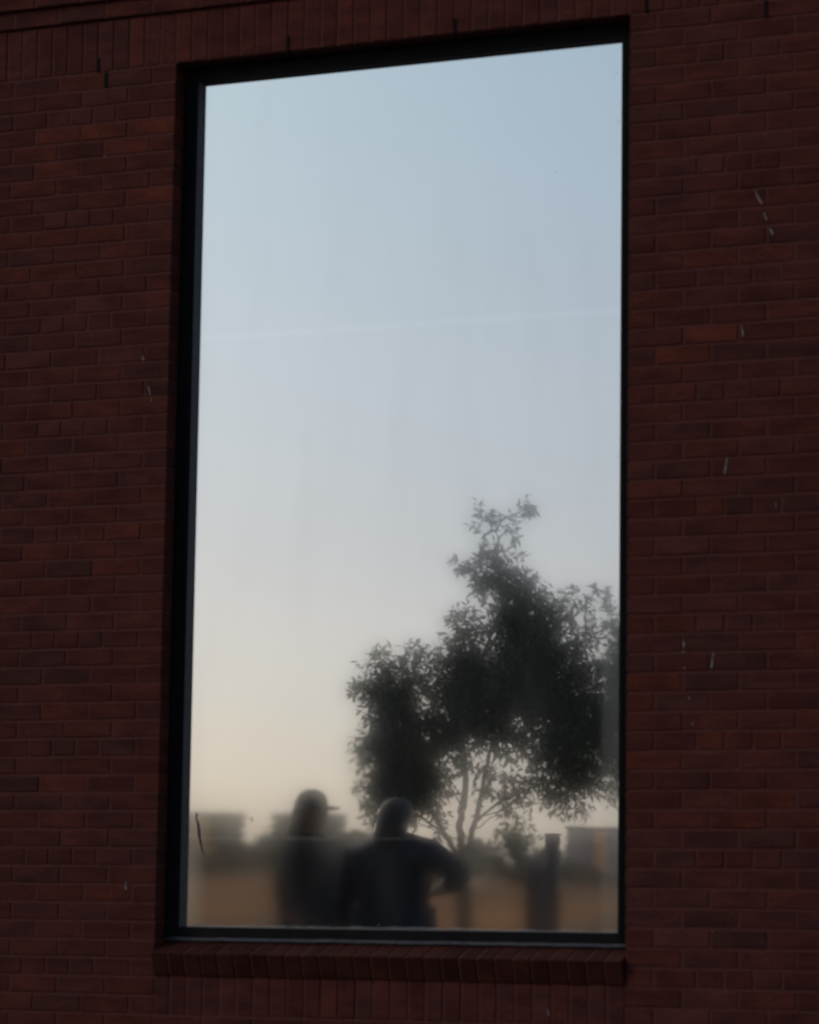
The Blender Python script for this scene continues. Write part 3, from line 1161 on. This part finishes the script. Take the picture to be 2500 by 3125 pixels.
# ------------------------------------------------------------------ bollard and post
M_STEEL = noise_mat('dark_painted_steel', (0.030, 0.034, 0.042), (0.050, 0.055, 0.065), 12, .55)
p = mirrored(1130, 1808, 9.5)
gz = ground_z(p.x, p.y)
broot = empty('bollard', (p.x, p.y, gz))
tag(broot, 'short dark square bollard with a rounded cap beside the taller post', 'bollard')
hw = 15.5 / ppm_tree * .86
bm = bmesh.new()
bmesh.ops.create_cube(bm, size=1.0)
hB = p.z - gz
bmesh.ops.scale(bm, vec=(hw * 2, hw * 2, hB - .04), verts=bm.verts)
bmesh.ops.translate(bm, vec=(0, 0, (hB - .04) / 2), verts=bm.verts)
bmesh.ops.bevel(bm, geom=[e for e in bm.edges if abs(e.verts[0].co.z - e.verts[1].co.z) > .3], offset=.014, segments=3, affect='EDGES')
me = D.meshes.new('body')
bm.to_mesh(me)
bm.free()
me.materials.append(M_STEEL)
link(D.objects.new('body', me), broot)
mb = MB()
n = 16
rings = [(hw * 1.0, hB - .04), (hw * 1.02, hB - .03), (hw * .95, hB - .01), (hw * .6, hB)]
vs = [(rr * math.copysign(abs(math.cos(2 * math.pi * k / n)) ** .5, math.cos(2 * math.pi * k / n)),
       rr * math.copysign(abs(math.sin(2 * math.pi * k / n)) ** .5, math.sin(2 * math.pi * k / n)), z) for rr, z in rings for k in range(n)]
fs = [(j * n + k, j * n + (k + 1) % n, (j + 1) * n + (k + 1) % n, (j + 1) * n + k) for j in range(3) for k in range(n)] + [tuple(3 * n + k for k in range(n))]
mb.add(vs, fs)
mb.build('cap', M_STEEL, broot, True)
mb = MB()
mb.box(-hw * 1.7, hw * 1.7, -hw * 1.7, hw * 1.7, 0, .02)
mb.build('base_plate', M_STEEL, broot)

p = mirrored(1164, 1756, 11.5)
gz = ground_z(p.x, p.y)
proot = empty('sign_post', (p.x, p.y, gz))
tag(proot, 'tall dark rectangular post standing next to the bollard', 'post')
hw = 13.0 / ppm_tree * .93
mb = MB()
mb.box(-hw, hw, -.05, .05, .02, p.z - gz - .012)
o = mb.build('post', M_STEEL, proot)
bv = o.modifiers.new('bevel', 'BEVEL')
bv.width = .008
mb = MB()
mb.box(-hw * 1.08, hw * 1.08, -.055, .055, p.z - gz - .012, p.z - gz)
mb.build('cap', M_STEEL, proot)
mb = MB()
mb.box(-hw * 1.8, hw * 1.8, -.1, .1, 0, .02)
mb.build('base_plate', M_STEEL, proot)

# ------------------------------------------------------------------ people mirrored in the glass
M_NAVY = noise_mat('navy_cotton', (0.008, 0.011, 0.024), (0.016, 0.021, 0.040), 9, .9)
M_CHAR = noise_mat('charcoal_cotton', (0.010, 0.011, 0.014), (0.018, 0.019, 0.024), 9, .9)
M_TROUS = noise_mat('dark_trousers', (0.018, 0.019, 0.024), (0.03, 0.031, 0.038), 9, .9)
M_SKIN = noise_mat('skin', (0.15, 0.082, 0.055), (0.20, 0.11, 0.075), 6, .6)
M_HAIR = noise_mat('dark_hair', (0.006, 0.005, 0.004), (0.013, 0.010, 0.008), 40, .6)
M_SHOE = noise_mat('black_shoe', (0.015, 0.015, 0.016), (0.03, 0.03, 0.03), 10, .5)
M_EYE = noise_mat('eye', (0.03, 0.02, 0.015), (0.05, 0.03, 0.02), 10, .2)


def person(label, loc, heading, height, arms, shirt, sleeve='long', build=1.0, bow=1.0):
    """arms: {side: (shoulder, elbow, wrist, hand direction)} in body space; +y is the way the body faces."""
    root = empty('person', loc)
    root.rotation_euler = (0, 0, heading)
    tag(root, label, 'person')
    V, E, R_, S = [], [], [], []

    def vert(p, r, seg, par=None):
        p = Vector(p)
        if p.z > 1.475 and abs(p.x) < .12:      # head bowed forward
            p = Vector((p.x, p.y + (1 - bow) * (p.z - 1.475) * .6, 1.475 + (p.z - 1.475) * bow))
        V.append(p)
        R_.append(r if isinstance(r, tuple) else (r, r))
        S.append(seg)
        if par is not None:
            E.append((par, len(V) - 1))
        return len(V) - 1
    b = build
    pel = vert((0, 0, .95), (.165 * b, .115 * b), 'trous')
    wai = vert((0, 0, 1.10), (.150 * b, .110 * b), 'shirt', pel)
    che = vert((0, -.005, 1.30), (.170 * b, .120 * b), 'shirt', wai)
    upc = vert((0, -.01, 1.41), (.135 * b, .095 * b), 'shirt', che)
    nb = vert((0, -.01, 1.475), .066, 'shirt', upc)
    nk = vert((0, .006, 1.525), .056, 'skin', nb)
    jaw = vert((0, .022, 1.580), (.064, .072), 'skin', nk)
    hd = vert((0, .012, 1.650), (.075, .094), 'skin', jaw)
    tp = vert((0, .002, 1.712), (.068, .084), 'hair', hd)
    vert((0, -.004, 1.745), (.036, .046), 'hair', tp)
    vert((0, .118, 1.622), .011, 'skin', vert((0, .098, 1.648), .010, 'skin', hd))
    for s in (-1, 1):
        vert((s * .082, -.004, 1.640), (.010, .02), 'skin', hd)
        hp = vert((s * .095 * b, 0, .88), (.092 * b, .095 * b), 'trous', pel)
        kn = vert((s * .105 * b, .012, .50), .062 * b, 'trous', hp)
        cf = vert((s * .108 * b, -.012, .32), .056 * b, 'trous', kn)
        an = vert((s * .110 * b, -.01, .10), .042, 'trous', cf)
        he = vert((s * .112 * b, -.01, .045), .040, 'shoe', an)
        vert((s * .125 * b, .16, .034), (.042, .030), 'shoe', vert((s * .118 * b, .08, .045), .040, 'shoe', he))
        sh, el, wr, hdir = [Vector(q) for q in arms[s]]
        a0 = vert(sh, .066 * b, 'shirt', upc)
        a1 = vert(sh.lerp(el, .5), .053 * b, 'shirt', a0)
        a2 = vert(el, .045 * b, 'shirt', a1)
        a3 = vert(el.lerp(wr, .45), .041 * b, 'shirt' if sleeve == 'long' else 'skin', a2)
        a4 = vert(wr, .028, 'skin', a3)
        hdir.normalize()
        palm = vert(wr + hdir * .065, (.040, .020), 'skin', a4)
        side = hdir.cross(Vector((0, 1, .01))).normalized()
        if side.length < .1:
            side = Vector((1, 0, 0))
        nrm_ = side.cross(hdir)
        for q, (o_, ln) in enumerate(((-.030, .066), (-.010, .078), (.010, .074), (.029, .058))):
            k0 = vert(wr + hdir * .098 + side * o_, .0095, 'skin', palm)
            k1 = vert(wr + hdir * (.098 + ln * .5) + side * o_ * 1.1 - nrm_ * .008, .0085, 'skin', k0)
            vert(wr + hdir * (.098 + ln * .92) + side * o_ * 1.1 - nrm_ * .028, .0075, 'skin', k1)
        t0 = vert(wr + hdir * .045 - side * .040, .011, 'skin', palm)
        vert(wr + hdir * .088 - side * .062 - nrm_ * .012, .009, 'skin', t0)
    sc_ = height / 1.78
    me = D.meshes.new('skeleton')
    me.from_pydata([tuple(v * sc_) for v in V], E, [])
    o = D.objects.new('skeleton', me)
    COL.objects.link(o)
    md = o.modifiers.new('skin', 'SKIN')
    md.use_smooth_shade = True
    sl_ = me.skin_vertices[0].data
    for k, r_ in enumerate(R_):
        sl_[k].radius = (r_[0] * sc_, r_[1] * sc_)
        sl_[k].use_root = (k == 0)
    sd = o.modifiers.new('sub', 'SUBSURF')
    sd.levels = sd.render_levels = 2
    dg = bpy.context.evaluated_depsgraph_get()
    body_me = D.meshes.new_from_object(o.evaluated_get(dg))
    D.objects.remove(o)
    mats = {'shirt': 0, 'trous': 1, 'skin': 2, 'hair': 3, 'shoe': 4}
    body_me.materials.clear()
    for m_ in (shirt, M_TROUS, M_SKIN, M_HAIR, M_SHOE):
        body_me.materials.append(m_)
    segs = [(V[a] * sc_, V[c] * sc_, S[c] if S[c] != 'shirt' or S[a] == 'shirt' else S[a]) for a, c in E]
    A = np.array([s_[0] for s_ in segs])
    B = np.array([s_[1] for s_ in segs])
    AB = B - A
    for pl in body_me.polygons:
        c_ = np.array(pl.center)
        t = np.clip(((c_ - A) * AB).sum(1) / (AB * AB).sum(1), 0, 1)
        dd = np.linalg.norm(A + AB * t[:, None] - c_, axis=1)
        kind = segs[int(np.argmin(dd))][2]
        if kind == 'skin' and abs(c_[0]) < .12 and c_[2] > 1.60 * sc_ and (c_[1] < -.03 or c_[2] > 1.70 * sc_):
            kind = 'hair'
        pl.material_index = mats[kind]
        pl.use_smooth = True
    body = link(D.objects.new('body', body_me), root)
    for s in (-1, 1):
        bm_ = bmesh.new()
        bmesh.ops.create_uvsphere(bm_, u_segments=8, v_segments=6, radius=.011 * sc_)
        bmesh.ops.translate(bm_, vec=(s * .031 * sc_, (.098 + (1 - bow) * .112) * sc_, (1.475 + .187 * bow) * sc_), verts=bm_.verts)
        em = D.meshes.new('eye')
        bm_.to_mesh(em)
        bm_.free()
        em.materials.append(M_EYE)
        link(D.objects.new('eye', em), root)
    # hem of the shirt
    mb_ = MB()
    n_ = 24
    prof = [(.168 * b, 1.12), (.176 * b, 1.02), (.180 * b, .92), (.176 * b, .915), (.160 * b, .93)]
    vs_ = [(rr * math.cos(2 * math.pi * k / n_) * sc_, rr * .74 * math.sin(2 * math.pi * k / n_) * sc_, z * sc_ + .006 * math.sin(k * 2.1)) for rr, z in prof for k in range(n_)]
    fs_ = [(j_ * n_ + k, j_ * n_ + (k + 1) % n_, (j_ + 1) * n_ + (k + 1) % n_, (j_ + 1) * n_ + k) for j_ in range(len(prof) - 1) for k in range(n_)]
    mb_.add(vs_, fs_)
    mb_.build('shirt_hem', shirt, root, True)
    return root, sc_


# person with a baseball cap, turned sideways
PD1 = 7.0
p1 = mirrored(650, 1656, PD1)
z1 = ground_z(p1.x, p1.y)
h1 = p1.z - z1 - .015
head1 = math.radians(-78)
r1_, s1_ = person('person in a dark top and cap standing sideways with arms down', (p1.x + .02, p1.y, z1), head1, h1,
                  {-1: ((-.185, 0, 1.415), (-.235, -.03, 1.13), (-.20, .09, .90), (0.05, .25, -1)),
                   1: ((.185, 0, 1.415), (.235, -.02, 1.13), (.20, .10, .90), (-.05, .25, -1))}, M_CHAR, 'long', 1.34)
mb = MB()
n = 22
prof = [(.093, 1.668), (.096, 1.69), (.090, 1.725), (.070, 1.755), (.036, 1.772), (.006, 1.776)]
vs = [(rr * .9 * math.cos(2 * math.pi * k / n) * s1_, (.004 + rr * 1.08 * math.sin(2 * math.pi * k / n)) * s1_, z * s1_) for rr, z in prof for k in range(n)]
fs = [(j * n + k, j * n + (k + 1) % n, (j + 1) * n + (k + 1) % n, (j + 1) * n + k) for j in range(len(prof) - 1) for k in range(n)] + [tuple((len(prof) - 1) * n + k for k in range(n))]
mb.add(vs, fs)
capo = mb.build('cap', M_NAVY, r1_, True)
mb = MB()
nb_ = 12
vs = []
for zz in (0, .006):
    for k in range(nb_ + 1):
        t = -1 + 2 * k / nb_
        x = .076 * t
        y0 = .004 + .1 * math.sqrt(max(0, 1 - (t * .87) ** 2))
        y1 = y0 + .100 * math.sqrt(max(0, 1 - t * t)) + .004
        dz = -.012 * t * t
        vs += [(x * s1_, y0 * s1_, (1.672 + zz + dz) * s1_), (x * s1_, y1 * s1_, (1.660 + zz + dz) * s1_)]
m_ = (nb_ + 1) * 2
fs = []
for k in range(nb_):
    a = k * 2
    fs += [(a, a + 1, a + 3, a + 2), (m_ + a + 2, m_ + a + 3, m_ + a + 1, m_ + a), (a + 1, m_ + a + 1, m_ + a + 3, a + 3), (a, a + 2, m_ + a + 2, m_ + a)]
mb.add(vs, fs)
mb.build('brim', M_NAVY, capo, True)

mb = MB()
prof = [(1.735, .0, .060, .066), (1.70, -.012, .084, .090), (1.64, -.030, .094, .088), (1.56, -.058, .104, .074), (1.47, -.080, .118, .066), (1.40, -.088, .108, .050), (1.36, -.088, .07, .03)]
vs = [(rx_ * math.cos(2 * math.pi * k / n) * s1_, (cy_ + ry_ * math.sin(2 * math.pi * k / n)) * s1_, z * s1_ + .006 * math.sin(k * 3.3)) for z, cy_, rx_, ry_ in prof for k in range(n)]
fs = [(j * n + (k + 1) % n, j * n + k, (j + 1) * n + k, (j + 1) * n + (k + 1) % n) for j in range(len(prof) - 1) for k in range(n)]
fs += [tuple(range(n)), tuple((len(prof) - 1) * n + k for k in range(n - 1, -1, -1))]
mb.add(vs, fs)
mb.build('hair', M_HAIR, r1_, True)

# broad-shouldered person turned away, one elbow lifted
PD2 = 3.6
p2 = mirrored(830, 1762, PD2)
z2 = ground_z(p2.x, p2.y)
h2 = (p2.z - z2) / 1.475 * 1.78
r2_, s2_ = person('broad-shouldered person in a navy top with one elbow raised sideways', (p2.x, p2.y, z2), math.pi, h2,
                  {1: ((.205, 0, 1.385), (.285, .0, 1.13), (.262, .09, .90), (-0.05, .3, -1)),
                   -1: ((-.205, 0, 1.385), (-.365, .06, 1.275), (-.13, .25, 1.20), (.95, .2, .1))}, M_NAVY, 'long', 1.34, .70)
# collar-length dark hair
mb = MB()
prof = [(1.755, -.004, .030, .036), (1.738, -.006, .060, .070), (1.70, -.014, .080, .090), (1.63, -.028, .086, .088), (1.56, -.044, .084, .074), (1.50, -.058, .088, .060), (1.44, -.070, .094, .050), (1.40, -.076, .06, .03)]
vs = [(rx_ * math.cos(2 * math.pi * k / n) * s2_, (cy_ + ry_ * math.sin(2 * math.pi * k / n)) * s2_, z * s2_ + .007 * math.sin(k * 2.7 + z * 40)) for z, cy_, rx_, ry_ in prof for k in range(n)]
fs = [(j * n + (k + 1) % n, j * n + k, (j + 1) * n + k, (j + 1) * n + (k + 1) % n) for j in range(len(prof) - 1) for k in range(n)]
fs += [tuple(range(n)), tuple((len(prof) - 1) * n + k for k in range(n - 1, -1, -1))]
vs = [(x, y + max(0, z - 1.475 * s2_) * .18, 1.475 * s2_ + (z - 1.475 * s2_) * (.70 if z > 1.475 * s2_ else 1)) for x, y, z in vs]
mb.add(vs, fs)
mb.build('hair', M_HAIR, r2_, True)
